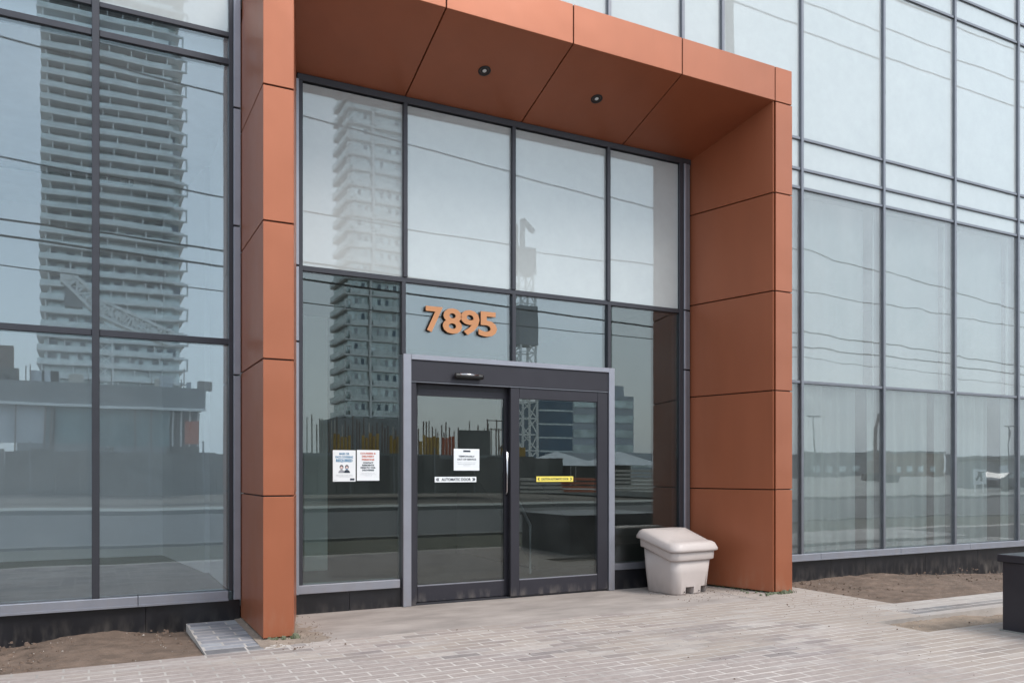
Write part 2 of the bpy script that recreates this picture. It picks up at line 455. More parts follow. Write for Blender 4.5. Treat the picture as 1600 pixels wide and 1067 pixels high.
PL, PW = .288, .0985
def in_view(x, y):
    yy = y - CAMY; S, C = math.sin(YAW), math.cos(YAW)
    dep = x * S + yy * C
    if dep < .5: return None
    u = 800 + (x * C - yy * S) / dep * 1274; v = 738 + EYE / dep * 1274
    return (u, v, dep)
spots = []
def field_pavers(x0, x1, y0, y1, ystart, pw=PW, off=.128, mat='paver'):
    k0 = math.floor((ystart - y1) / pw); k1 = math.ceil((ystart - y0) / pw)
    for k in range(k0, k1 + 1):
        yt = ystart - k * pw; yb = yt - pw
        yt_, yb_ = min(yt, y1), max(yb, y0)
        if yt_ - yb_ < .03: continue
        o = off if k % 2 == 0 else off - PL / 2
        j = math.floor((x0 - o) / PL)
        x = o + j * PL
        while x < x1:
            a, b = max(x, x0), min(x + PL, x1)
            if b - a > .05:
                spots.append(((a + b) / 2, (yt_ + yb_) / 2, round(b - a, 3), round(yt_ - yb_, 3), mat))
            x += PL
K = lambda k: -1.36 - k * PW
field_pavers(-3.2, 12.0, K(37), K(18), -1.36)
field_pavers(-3.2, 5.95, K(18), K(0), -1.36)
field_pavers(1.30, 5.95, K(0), K(-1), -1.36)
field_pavers(5.95, 6.60, K(13), K(7), -1.36)
field_pavers(5.95, 6.95, K(7), K(-13), -1.36)
field_pavers(6.60, 13.0, K(10), K(7), -1.36, mat='paver_pale')
field_pavers(6.60, 13.0, K(12), K(10), -1.36, mat='paver_dark')
field_pavers(6.60, 13.0, K(13), K(12), -1.36, mat='paver_pale')
field_pavers(.71, 1.30, -1.20, -.03, -.22, .1225, .868 - PL, 'paver_blue')
field_pavers(.71, 1.12, -1.36, -1.20, -1.20, .16, .71, 'paver_dark')
vis = []
for s in spots:
    w = in_view(s[0], s[1])
    if w and -60 < w[0] < 1660 and w[1] < 1120: vis.append((w[2], s))
vis.sort(key=lambda t: t[0])
near = set(id(t[1]) for t in vis[:300])
cache = {}
rest = {}
for s in spots:
    x, y, L, W, mt = s
    z = random.uniform(.0002, .0009)
    if id(s) in near:
        key = (L, W, mt)
        if key not in cache: cache[key] = paver_mesh(L, W, mt)
        o = bpy.data.objects.new('paver', cache[key]); COL.objects.link(o); o.parent = pv
        o.location = (x, y, z)
        o.rotation_euler = (random.uniform(-.004, .004), random.uniform(-.0012, .0012), random.gauss(0, .004))
    else:
        b = rest.setdefault(mt, MB())
        gx, gy, c = (L - .012) / 2, (W - .012) / 2, .0015
        ty = random.uniform(-.0002, .0002)
        pts = [(x - gx, y - gy, z - .05), (x + gx, y - gy, z - .05), (x + gx, y + gy, z - .05), (x - gx, y + gy, z - .05),
               (x - gx, y - gy, z - c), (x + gx, y - gy, z - c), (x + gx, y + gy, z - c), (x - gx, y + gy, z - c),
               (x - gx + c, y - gy + c, z + ty), (x + gx - c, y - gy + c, z - ty), (x + gx - c, y + gy - c, z - ty), (x - gx + c, y + gy - c, z + ty)]
        b.poly(pts, [(8, 9, 10, 11)] + [(r + i, r + (i + 1) % 4, r + 4 + (i + 1) % 4, r + 4 + i) for r in (0, 4) for i in range(4)])
for mt, b in rest.items():
    tag(b.build('far_pavers', mt, pv), kind='stuff')

# concrete apron at the door
b = MB(); nx, ny = 40, 12
ax0, ax1, ay0, ay1 = 1.30, 5.95, -1.26, 0.0
b.box(ax0, ax1, ay0, ay1, -.5, -.002)
tag(b.build('concrete_apron', 'apron', bevel=.006), kind='structure')

def sand_bed(name, x0, x1, y0, y1, zf, mat, nx, ny, amp, seed, label=None):
    b = MB(); pts = []
    for j in range(ny + 1):
        for i in range(nx + 1):
            x = x0 + (x1 - x0) * i / nx; y = y0 + (y1 - y0) * j / ny
            q = Vector((x * 1.6 + seed, y * 2.2, seed))
            e = min(1, min(x - x0, x1 - x, y - y0, 9) / .12) if True else 1
            z = zf(x, y) + amp * (noise.noise(q) + .5 * noise.noise(q * 2.7) + .35 * noise.noise(q * 7) + .30 * noise.noise(q * 19) + .18 * noise.noise(q * 41)) * (.35 + .65 * max(0, e))
            pts.append((x, y, z))
    f = [(j * (nx + 1) + i, j * (nx + 1) + i + 1, (j + 1) * (nx + 1) + i + 1, (j + 1) * (nx + 1) + i) for j in range(ny) for i in range(nx)]
    b.poly(pts, f)
    o = b.build(name, mat, smooth=True)
    for p in o.data.polygons: pass
    # keep the normals up
    if o.data.polygons[0].normal.z < 0: o.data.flip_normals()
    return tag(o, kind='structure')
sand_bed('sand_bed', -8, .71, -1.36, .03, lambda x, y: -.015 - .05 * max(0, min(1, (y + 1.36) / 1.36)) + .045 * math.exp(-((x - .0) / .35) ** 2) * max(0, (y + 1.2)) - .03 * max(0, min(1, (-.1 - x) / .6)), 'sand', 420, 130, .016, 3.1)
sand_bed('sand_bed_right', 6.95, 16, -2.05, .03, lambda x, y: -.03 - .075 * max(0, min(1, (y + 2.0) / 2)) - .04 * max(0, x - 9.2) * max(0, min(1, (y + 2) / 2)) + .05 * math.exp(-((x - 8.9) / .9) ** 2) * max(0, (y + 1.9) / 1.9), 'sand', 420, 130, .022, 8.4)
sand_bed('soil_bed', 5.95, 16, -3.133, -2.64, lambda x, y: -.03 - .03 * max(0, min(1, (x - 6.4))), 'soil', 240, 30, .022, 5.5)
sand_bed('soil_by_portal', 1.10, 1.66, -1.36, 0.02, lambda x, y: .004 - .03 * max(0, x - 1.45) - .02 * max(0, -1.15 - y), 'dust', 90, 160, .012, 1.7)

# pebbles and crumbs, uncountable
def scatter(name, rects, mat, n, r0, r1, zf=None):
    b = MB()
    for i in range(n):
        x0, x1, y0, y1, zz = random.choice(rects)
        x, y = random.uniform(x0, x1), random.uniform(y0, y1)
        r = random.uniform(r0, r1) * (1 if random.random() < .9 else 1.7)
        a = random.random() * 6.28
        z = zz
        pts = []
        for k in range(5):
            t = a + k * 1.2566
            rr = r * random.uniform(.7, 1.2)
            pts.append((x + math.cos(t) * rr, y + math.sin(t) * rr * .8, z - r * .3))
        for k in range(5):
            t = a + k * 1.2566
            rr = r * random.uniform(.4, .7)
            pts.append((x + math.cos(t) * rr, y + math.sin(t) * rr * .8, z + r * random.uniform(.5, .9)))
        b.poly(pts, [(k, (k + 1) % 5, 5 + (k + 1) % 5, 5 + k) for k in range(5)] + [(5, 6, 7, 8, 9)])
    return tag(b.build(name, mat), kind='stuff', label=None)
scatter('pebbles', [(-.9, .7, -1.3, -.05, -.025), (7.0, 11, -1.95, -.1, -.06), (6.0, 9, -3.08, -2.64, -.035), (6.0, 7.5, -3.08, -2.64, -.03)], 'stone', 260, .002, .006)
scatter('sand_crumbs', [(2.5, 6.9, -4.2, -1.3, .0), (1.2, 1.7, -1.5, -.1, .008), (5.9, 6.9, -2.5, -.8, .0), (5.2, 6.4, -1.1, -.3, 0)], 'sand', 700, .002, .006)
scatter('sand_clods', [(-.9, .7, -1.3, -.03, -.03), (7.0, 11, -1.95, -.1, -.07), (7.0, 11, -1.95, -.1, -.07)], 'sand', 600, .005, .018)
scatter('portal_rubble', [(1.2, 1.42, -1.1, -.98, .01), (6.15, 6.55, -1.12, -.3, .0), (6.3, 6.62, -1.1, -1.0, .0)], 'moss', 90, .010, .03)

MAT['weed'] = M('weed', (.10, .12, .05), .9, 0, .4, 20)
b = MB()
for k in range(150):
    t = random.random()
    if t < .6: x, y = 6.17 + random.random() * .28, 0; y = -.25 - (x - 6.17) / .28 * .8; x -= random.uniform(.0, .05)
    elif t < .8: x, y = random.uniform(1.2, 1.42), -1.07 - random.uniform(0, .04)
    else: x, y = random.uniform(6.4, 6.66), -1.07 - random.uniform(0, .04)
    h = random.uniform(.012, .045); a = random.random() * 6.28; w = .0035; lx, ly = random.gauss(0, .015), random.gauss(0, .015)
    c, q = math.cos(a) * w, math.sin(a) * w
    b.poly([(x - c, y - q, -.005), (x + c, y + q, -.005), (x + lx * .5 + c * .6, y + ly * .5 + q * .6, h * .6), (x + lx, y + ly, h), (x + lx * .5 - c * .6, y + ly * .5 - q * .6, h * .6)], [(0, 1, 2, 4), (4, 2, 3)])
tag(b.build('weeds', 'weed'), kind='stuff')

# ------------------------------------------------------------------ office building: curtain wall
BL = thing('office_building', (4.0, 0, 0), 'glass curtain wall office building with dark mullions behind the copper portal', 'building')
ZR = [.255, 2.405, 4.825, 5.06, 5.44, 7.715, 8.02, 10.35]
XL = [-9.2, -7.67, -6.13, -4.6, -3.05, -1.51, .03, 1.115]
XR = [6.60, 7.883, 9.389, 10.871, 12.356, 13.84, 15.32]
XM = [1.115, 2.66, 3.83, 5.0, 6.007, 6.60]
GY = .0                                     # outer glass face
def pane(x0, x1, z0, z1, mat='glass', y=GY, name='glass_pane', parent=None):
    return boxp(name, x0, x1, y, y + .024, z0, z1, mat, parent or BL)
g = .012
def grid(xs, zs, mat, skip=lambda a, b, c, d: False):
    for i in range(len(xs) - 1):
        for j in range(len(zs) - 1):
            if not skip(xs[i], xs[i + 1], zs[j], zs[j + 1]):
                pane(xs[i] + g, xs[i + 1] - g, zs[j] + g, zs[j + 1] - g, mat)
grid(XL, ZR[:4], 'glass_left')
grid(XL, ZR[3:], 'glass_frit')
grid(XR, ZR[:2], 'glass_haze_low')
grid(XR, ZR[1:3], 'glass_haze_mid')
grid(XR, ZR[2:], 'glass_frit')
grid(XM, [5.44, 7.715, 8.02, 10.35], 'glass_frit')
def vmull(x, z0, z1, w=.06, mat='mull', y0=-.035):
    boxp('mullion', x - w / 2, x + w / 2, y0, GY + .12, z0, z1, mat, BL, .003)
def hmull(z, x0, x1, w=.055, mat='mull', y0=-.022):
    boxp('transom', x0, x1, y0, GY + .10, z - w / 2, z + w / 2, mat, BL, .003)
for x in XL[1:-1]: vmull(x, .20, 10.4, .056)
for x in XR[1:]: vmull(x, .20, 10.4, .042, 'mull_l')
for x in XM[1:]: vmull(x, 5.40, 10.4, .042, 'mull_l')
for z in ZR[1:-1]:
    ws = .052 if z < 4.9 else .042
    for i in range(len(XL) - 1):
        hmull(z, XL[i] + (.028 if i else 0), XL[i + 1] - (.028 if i < len(XL) - 2 else .03), ws)
    for i in range(len(XR) - 1):
        hmull(z, XR[i] + (.021 if i else 0), XR[i + 1] - .021, .036, 'mull_l')
for z in ZR[5:-1]:
    for i in range(len(XM) - 1):
        hmull(z, XM[i] + .021, XM[i + 1] - .021, .036, 'mull_l')
# left edge: dark rebate, then silver trim with splice joints, up to the portal
boxp('mullion', 1.055, 1.09, -.03, .12, .255, 10.4, 'mull', BL, .003)
for z0, z1 in ((.178, 2.11), (2.125, 3.40), (3.415, 4.42), (4.435, 7.0)):
    boxp('edge_trim', 1.092, 1.15, -.05, .10, z0, z1, 'silver', BL, .003)
# sills
for (x0, x1) in ((-9.2, 1.05), (6.60, 15.3)):
    cuts = [x0] + [v + .31 for v in XL + XR if x0 + .5 < v + .31 < x1 - .5] + [x1]
    for a, c in zip(cuts, cuts[1:]):
        boxp('sill', a + .0015, c - .0015, -.045, .12, .178, .258, 'silver', BL, .004)
        boxp('sill_drip', a + .0015, c - .0015, -.056, -.045, .174, .190, 'silver', BL)
# black plinth in slabs
xs = [-9.2, -6.2, -4.6, -3.1, -1.55, .40, 1.15]
for a, c in zip(xs, xs[1:]): boxp('plinth_slab', a + .002, c - .002, -.012, .1, -.55, .176, 'plinth', BL)
xs = [6.60, 7.2, 8.4, 9.05, 10.25, 11.4, 12.6, 15.3]
for a, c in zip(xs, xs[1:]): boxp('plinth_slab', a + .002, c - .002, -.012, .1, -.55, .176, 'plinth', BL)
# pale panels behind the upper glass
for xs in (XL, XR):
    for i in range(len(xs) - 1):
        z0 = 4.84
        boxp('spandrel_panel', xs[i] + .02, xs[i + 1] - .02, .14, .16, z0, 10.4, 'spandrel', BL)
for i in range(len(XM) - 1):
    boxp('spandrel_panel', XM[i] + .02, XM[i + 1] - .02, .14, .16, 5.40, 10.4, 'spandrel', BL)
# pale roller blinds behind the middle row on the right
for i in range(len(XR) - 1):
    boxp('roller_blind', XR[i] + .05, XR[i + 1] - (.14 if i == 1 else .06), .20, .204, 2.43, 4.80, 'blind', BL)
# gathered curtains behind the ground floor glass on the right
for i in range(len(XR) - 1):
    x0, x1 = XR[i] + .05, XR[i + 1] - .19
    b = MB(); n = 90; pts = []
    ph = i * 1.3
    for k in range(n + 1):
        x = x0 + (x1 - x0) * k / n
        y = .30 + .020 * math.sin(x * 21 + ph) + .012 * math.sin(x * 37 + ph * 2) + .03 * math.sin(x * 5 + ph)
        for z in (.18, 2.41): pts.append((x, y, z))
    b.poly(pts, [(2 * k, 2 * k + 2, 2 * k + 3, 2 * k + 1) for k in range(n)])
    b.poly([(p[0], p[1] + .004, p[2]) for p in pts], [(2 * k + 1, 2 * k + 3, 2 * k + 2, 2 * k) for k in range(n)])
    b.build('curtain', 'curtain', BL, smooth=True)
# shell of the building and its rooms
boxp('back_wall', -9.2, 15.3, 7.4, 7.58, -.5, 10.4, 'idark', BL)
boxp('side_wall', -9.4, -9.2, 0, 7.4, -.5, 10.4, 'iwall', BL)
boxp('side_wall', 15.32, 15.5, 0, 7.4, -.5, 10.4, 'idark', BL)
boxp('upper_storeys', -14, 24, -.03, 7.6, 10.42, 24, 'spandrel', BL)
boxp('floor_slab', -9.2, 15.3, .16, 7.4, 4.86, 5.06, 'iceil', BL)
boxp('room_floor', -9.2, 1.3, .1, 5.2, -.4, .10, 'ifloor', BL)
boxp('room_wall', -9.2, 1.05, 5.2, 5.4, .1, 4.86, 'iwall', BL)
b = MB(); b.prism([(.90, 5.2), (1.18, 2.75), (1.3, 2.75), (1.1, 5.2)], .1, 4.86, 'z'); b.build('room_wall', 'iwall', BL)
boxp('room_wall', 1.22, 1.6, .13, 2.6, .1, 4.86, 'iwall', BL)
boxp('lobby_floor', 1.62, 15.3, .12, 7.4, -.4, -.003, 'ifloor', BL)
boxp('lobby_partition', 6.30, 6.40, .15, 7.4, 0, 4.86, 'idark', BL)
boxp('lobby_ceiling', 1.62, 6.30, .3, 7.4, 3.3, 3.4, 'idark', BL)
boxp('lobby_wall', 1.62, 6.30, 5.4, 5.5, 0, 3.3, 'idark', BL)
boxp('lobby_column', 2.45, 2.75, 3.2, 3.5, 0, 3.3, 'iwall', BL)

# glazing inside the portal
PX = [1.68, 2.663, 3.829, 4.989, 5.965]
for i in range(4):
    pane(PX[i] + g, PX[i + 1] - g, 3.115 + g, 4.80 - g, 'glass_frit')
    boxp('spandrel_panel', PX[i] + .01, PX[i + 1] - .01, .16, .18, 3.13, 4.86, 'spandrel', BL)
pane(PX[0] + g, PX[1] - g, .265, 3.115 - g, 'glass_door')
pane(PX[1] + g, PX[2] - g, 2.41, 3.115 - g, 'glass')
pane(PX[2] + g, PX[3] - g, 2.41, 3.115 - g, 'glass')
pane(5.05, PX[4] - g, .29, 3.115 - g, 'glass_door')
for x in PX[1:4]: vmull(x, 3.115 + .024, 4.80, .042)
vmull(PX[2], 2.405, 3.115 - .024, .042); vmull(2.645, 2.405, 3.115 - .024, .042); vmull(4.995, 2.405, 3.115 - .024, .042)
hmull(3.115, 1.68, 5.97, .048)
boxp('head_frame', 1.64, 6.12, -.03, .12, 4.80, 4.90, 'mull', BL, .003)
boxp('mullion', 1.655, 1.69, -.03, .12, .262, 4.80, 'mull', BL, .003)
boxp('mullion', 5.955, 6.01, -.03, .12, .285, 4.80, 'mull', BL, .003)
for z0, z1 in ((.18, 2.44), (2.455, 3.12), (3.135, 4.80)):
    boxp('edge_trim', 1.585, 1.652, -.05, .10, z0, z1, 'silver', BL, .003)
    boxp('edge_trim', 6.012, 6.040, -.045, .10, z0, z1, 'silver', BL, .003)
    boxp('edge_trim', 6.042, 6.10, -.035, .10, z0, z1, 'mull_l', BL, .003)
boxp('sill', 1.59, 2.605, -.045, .12, .183, .262, 'silver', BL, .004)
boxp('sill', 5.052, 6.12, -.04, .12, .213, .285, 'mull_l', BL, .004)
boxp('plinth_slab', 1.60, 2.12, -.012, .1, -.3, .181, 'plinth', BL)
boxp('plinth_slab', 2.124, 2.628, -.012, .1, -.3, .181, 'plinth', BL)
boxp('plinth_slab', 5.052, 6.16, -.012, .1, -.3, .211, 'plinth', BL)
# faint furniture of the lobby: a stair with a pale handrail
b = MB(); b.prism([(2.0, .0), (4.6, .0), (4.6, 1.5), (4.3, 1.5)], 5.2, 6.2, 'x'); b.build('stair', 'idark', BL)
b = MB(); b.tube([(4.85, 1.5, .02), (4.85, 1.5, .62), (5.18, 2.9, 1.30)], .018, 8); b.build('handrail', 'silver', BL)
# linear lamp hanging in the left room
b = MB(); b.box(-1.6, .33, .55, .60, 3.82, 3.87); b.build('linear_lamp', 'black', BL, .004)

# ------------------------------------------------------------------ sliding door
DR = thing('sliding_door', (3.85, 0, 0), 'grey framed automatic sliding glass double door under the number 7895', 'door')
boxp('frame_jamb', 2.630, 2.712, -.06, .10, 0, 2.405, 'silver', DR, .003)
boxp('frame_jamb', 4.972, 5.046, -.06, .10, 0, 2.405, 'silver', DR, .003)
boxp('frame_head', 2.712, 4.972, -.06, .10, 2.355, 2.405, 'silver', DR, .003)
boxp('header_box', 2.714, 4.970, -.045, .08, 2.150, 2.353, 'door', DR, .003)
boxp('header_lip', 2.716, 4.968, -.050, .08, 2.141, 2.1485, 'mull_l', DR)
boxp('side_jamb', 2.714, 2.766, -.04, .10, 0, 2.139, 'door', DR, .002)
boxp('track', 2.768, 4.968, -.02, .16, 0, .014, 'mull', DR)
def leaf(x0, x1, y0, y1, sl, sr, zt, zb, top, label):
    lf = boxp('door_leaf', x0, x0 + sl, y0, y1, .018, top, 'door', DR, .003)
    lf['label'] = label
    boxp('stile', x1 - sr, x1, y0, y1, .018, top, 'door', lf, .003)
    boxp('top_rail', x0 + sl + .0005, x1 - sr - .0005, y0 + .002, y1 - .002, zt, top, 'door', lf, .003)
    boxp('bottom_rail', x0 + sl + .0005, x1 - sr - .0005, y0 + .002, y1 - .002, .018, zb, 'door', lf, .003)
    boxp('glazing_bead', x0 + sl, x1 - sr, y0 + .010, y0 + .018, zb, zb + .010, 'silver', lf)
    pane(x0 + sl - .004, x1 - sr + .004, zb - .004, zt + .004, 'glass_door', (y0 + y1) / 2 - .012, 'glass', lf)
    return lf
lf1 = leaf(2.768, 3.800, .035, .085, .042, .046, 2.025, .172, 2.139, 'recessed left leaf carrying the white notice')
lf2 = leaf(3.785, 4.966, -.042, .012, .100, .130, 2.03, .178, 2.139, 'front right leaf carrying the yellow strip')
b = MB(); b.box(2.77, 3.75, .028, .034, 2.095, 2.10); b.build('rail_groove', 'black', DR)
b = MB(); b.tube([(3.765, .02, 1.05), (3.765, -.002, 1.08), (3.765, -.006, 1.25), (3.765, -.002, 1.48), (3.765, .02, 1.51)], .010, 10)
b.build('pull_handle', 'chrome', lf1, smooth=True)

# motion sensor over the door
SN = thing('door_sensor', (3.30, -.046, 2.20), 'black bar shaped motion sensor on the header above the door', 'sensor')
b = MB(); b.tube([(3.155, -.075, 2.222), (3.165, -.078, 2.222), (3.44, -.078, 2.222), (3.45, -.075, 2.222)], .027, 14); b.build('housing', 'black', SN, smooth=True)
b = MB(); b.tube([(3.20, -.094, 2.235), (3.40, -.094, 2.235)], .014, 10); b.build('lens_strip', 'chrome', SN, smooth=True)
boxp('bracket', 3.19, 3.41, -.07, -.046, 2.205, 2.24, 'black', SN)

# house number
HN = thing('house_number', (3.26, -.045, 2.635), 'raised orange copper digits 7895 on the glass above the door', 'number')
dx = [2.868, 3.045, 3.235, 3.43]; dw = [.178, .205, .205, .205]
for ch, x, w in zip('7895', dx, dw):
    o = text_part('digit', ch, x + w / 2, 2.635, -.024, .34, 'digit', HN, width=w, bold=.009, extr=.009, height=.25)
    o.data.materials.append(MAT['digit_side'])
    for p in o.data.polygons:
        if abs(p.normal.y) < .5: p.material_index = 1
    boxp('stand_off', x + w * .45, x + w * .55, -.016, -.001, 2.74, 2.76, 'digit_side', HN)

# ------------------------------------------------------------------ notices
def sheet_paper(name, x0, x1, z0, z1, y, label, mat='paper', cat='notice'):
    t = thing(name, ((x0 + x1) / 2, y, z0), label, cat)
    return boxp('sheet', x0, x1, y - .0015, y, z0, z1, mat, t)
t = sheet_paper('notice', 1.969, 2.183, 1.193, 1.482, -.002, 'white mask required notice with two faces on the left sidelight')
xc = 2.076
text_part('lettering', 'MASK OR', xc, 1.438, -.0042, .03, 'ink_blue', t, .095, height=.021, bold=.0012)
text_part('lettering', 'FACE COVERING', xc, 1.408, -.0042, .03, 'ink_blue', t, .165, height=.021, bold=.0012)
text_part('lettering', 'REQUIRED', xc, 1.368, -.0042, .04, 'ink_blue', t, .155, height=.033, bold=.002)
for k, (cx, mt) in enumerate(((2.050, 'ink_red'), (2.100, 'ink_dark'))):
    b = MB(); n = 14
    def disc(b, cx, cz, rx, rz, a0=0, a1=2 * math.pi, y=-.0040):
        pts = [(cx + rx * math.cos(a0 + (a1 - a0) * i / n), cz + rz * math.sin(a0 + (a1 - a0) * i / n)) for i in range(n + (0 if a1 - a0 > 6 else 1))]
        b.prism(pts, y, y + .0015, 'y')
    disc(b, cx, 1.272, .030, .030, 0, math.pi); b.build('printed_shoulders', 'ink_grey' if k == 0 else 'ink_dark', t)
    b = MB(); disc(b, cx, 1.325, .018, .022, y=-.0038); b.build('printed_hair', 'ink_dark', t)
    b = MB(); disc(b, cx, 1.318, .013, .017, y=-.0046); b.build('printed_face', 'skin_print', t)
    b = MB(); disc(b, cx, 1.312, .013, .009, math.pi, 2 * math.pi, y=-.0052); b.build('printed_mask', 'ink_blue' if k else 'ink_grey', t)
for z, w in ((1.252, .15), (1.243, .16), (1.234, .10)):
    text_part('small_print', 'please wear a mask inside', xc, z, -.0042, .01, 'ink_grey', t, w, height=.005)
boxp('printed_logo', 2.130, 2.172, -.0036, -.0025, 1.203, 1.222, 'ink_dark', t)
text_part('small_print', 'updated', 1.995, 1.205, -.0042, .01, 'ink_grey', t, .03, height=.005)

t = sheet_paper('notice', 2.195, 2.412, 1.200, 1.486, -.002, 'white couriers and delivery persons notice with red heading beside the mask notice')
xc = 2.303
for s, z, w, mt, h in (('COURIERS &', 1.446, .15, 'ink_red', .017), ('DELIVERY', 1.417, .12, 'ink_red', .019), ('PERSONS', 1.387, .12, 'ink_red', .019),
                       ('CONTACT', 1.359, .10, 'ink_dark', .016), ('RESIDENTS', 1.336, .115, 'ink_dark', .016), ('DIRECTLY FOR', 1.313, .145, 'ink_dark', .016), ('DELIVERIES', 1.290, .115, 'ink_dark', .016)):
    text_part('lettering', s, xc, z, -.0042, .025, mt, t, w, height=h, bold=.0012)
for z, w in ((1.266, .13), (1.255, .155), (1.244, .07)):
    text_part('small_print', 'thank you for your help today', xc, z, -.0042, .01, 'ink_grey', t, w, height=.005)

t = sheet_paper('notice', 3.195, 3.474, 1.296, 1.512, .046, 'white temporarily out of service notice on the left door leaf')
xc = 3.334
boxp('printed_logo', 3.297, 3.375, .0438, .0448, 1.480, 1.498, 'ink_dark', t)
text_part('lettering', 'TEMPORARILY', xc, 1.428, .0438, .03, 'ink_dark', t, .175, height=.018, bold=.001)
text_part('lettering', 'OUT OF SERVICE', xc, 1.398, .0438, .03, 'ink_dark', t, .205, height=.018, bold=.001)
for s, z, w in (('This door is out of order for repairs', 1.371, .205), ('Please use the other entrance for entry', 1.354, .185), ('Thank you', 1.341, .075)):
    text_part('small_print', s, xc, z, .0438, .01, 'ink_grey', t, w, height=.009)

t = sheet_paper('door_sticker', 2.992, 3.440, 1.180, 1.234, .046, 'white strip reading AUTOMATIC DOOR on the left leaf', cat='sticker')
text_part('lettering', 'AUTOMATIC DOOR', 3.221, 1.1935, .0438, .05, 'ink_dark', t, .315, height=.028, bold=.0016)
for sx, dirn in ((3.022, -1), (3.413, 1)):
    b = MB()
    for k in (0, 1):
        cx = sx + dirn * (.006 - k * .014)
        b.prism([(cx - dirn * .010, 1.222), (cx, 1.222), (cx + dirn * .010, 1.207), (cx, 1.192), (cx - dirn * .010, 1.192), (cx, 1.207)], .0432, .0442, 'y')
    b.build('printed_chevrons', 'ink_dark', t)

t = sheet_paper('door_sticker', 4.090, 4.535, 1.180, 1.236, -.0285, 'yellow caution strip on the right door leaf', 'yellow_tape', 'sticker')
text_part('lettering', 'CAUTION AUTOMATIC DOOR', 4.312, 1.196, -.0308, .05, 'ink_dark', t, .33, height=.024, bold=.001)
for sx, dirn in ((4.118, -1), (4.507, 1)):
    b = MB(); b.prism([(sx - dirn * .012, 1.224), (sx, 1.224), (sx + dirn * .012, 1.208), (sx, 1.192), (sx - dirn * .012, 1.192), (sx, 1.208)], -.0312, -.0302, 'y')
    b.build('printed_chevrons', 'ink_dark', t)

# ------------------------------------------------------------------ copper portal
PT = thing('entrance_portal', (3.9, -.5, 0), 'copper coloured metal panel portal framing the entrance', 'portal')
YF = -1.047
ZJ = [.012, 1.096, 2.14, 3.19, 4.225, 5.185]
J = .0055
b = MB(); b.prism([(1.172, YF + .014), (1.37, YF + .014), (1.60, -.06), (1.172, -.06)], .03, 5.2, 'z'); b.build('core', 'gap', PT)
for z0, z1 in zip(ZJ, ZJ[1:]):
    b = MB(); b.prism([(1.157, YF), (1.388, YF), (1.626, -.055), (1.626, -.002), (1.157, -.002)], z0 + J, z1 - J, 'z')
    b.build('panel', 'copper', PT, .003)
b = MB(); b.prism([(6.42, YF + .016), (6.63, YF + .016), (6.63, -.05), (6.16, -.05)], .03, 5.2, 'z'); b.build('core', 'gap', PT)
for z0, z1 in zip(ZJ, ZJ[1:]):
    b = MB(); b.prism([(6.412, YF), (6.647, YF), (6.647, -.002), (6.43, -.002)], z0 + J, z1 - J, 'z')
    b.build('panel', 'copper', PT, .003)
for z0, z1 in zip(ZJ, ZJ[1:]):
    b = MB(); b.prism([(6.384, YF + .012), (6.405, YF + .02), (6.33, -.01), (6.118, -.01)], z0 + J, z1 + (.15 if z1 > 5 else -J), 'z')
    b.build('panel', 'copper', PT, .003)
XJ = [1.157, 1.40, 2.66, 3.914, 5.168, 6.402, 6.647]
b = MB(); b.prism([(YF + .016, 5.215), (YF + .016, 5.53), (-.05, 5.53), (-.05, 4.93)], 1.17, 6.63, 'x'); b.build('core', 'gap', PT)
for i, (a, c) in enumerate(zip(XJ, XJ[1:])):
    b = MB()
    if i in (0, 5):
        b.prism([(YF, 5.19), (YF, 5.55), (-.002, 5.55), (-.002, 5.19)], a + J, c - J, 'x')
    else:
        b.prism([(YF, 5.19), (YF, 5.55), (-.002, 5.55), (-.002, 4.86), (-.04, 4.86)], a + J, c - J, 'x')
    b.build('panel', 'copper', PT, .003)
boxp('footing', 1.20, 1.35, -1.0, -.85, -.2, .02, 'concrete', PT)
boxp('footing', 6.45, 6.6, -1.0, -.85, -.2, .02, 'concrete', PT)

# recessed downlights in the soffit
def downlight(x, y, label):
    z = 5.19 - (y - YF) * (5.19 - 4.86) / (-.04 - YF)
    t = thing('downlight', (x, y, z), label, 'light', 'recessed lights in the portal soffit')
    slope = math.atan2(-(5.19 - 4.86), (-.04 - YF))
    def ringpts(r, dz, n=24):
        c, s = math.cos(slope), math.sin(slope)
        return [Vector((x + r * math.cos(2 * math.pi * k / n), y + (r * math.sin(2 * math.pi * k / n)) * c + dz * s, z + (r * math.sin(2 * math.pi * k / n)) * s - dz * c)) for k in range(n)]
    b = MB(); n = 24
    prof = [(.060, -.002), (.060, .007), (.046, .008), (.038, -.004)]
    pts = [p for r, dz in prof for p in ringpts(r, dz)]
    b.poly(pts, [(i * n + k, i * n + (k + 1) % n, (i + 1) * n + (k + 1) % n, (i + 1) * n + k) for i in range(3) for k in range(n)])
    ring = b.build('trim_ring', 'black', t, smooth=True)
    b = MB(); b.poly(ringpts(.039, .001), [tuple(range(n))]); b.build('baffle', 'black', ring)
    b = MB()
    pts = ringpts(.020, .002) + ringpts(.014, .008)
    b.poly(pts, [(k, (k + 1) % n, n + (k + 1) % n, n + k) for k in range(n)] + [tuple(range(n, 2 * n))])
    b.build('lamp', 'paper', ring)
downlight(3.259, -.53, 'round black recessed downlight in the soffit, the left one')
downlight(4.503, -.53, 'round black recessed downlight in the soffit, the right one')

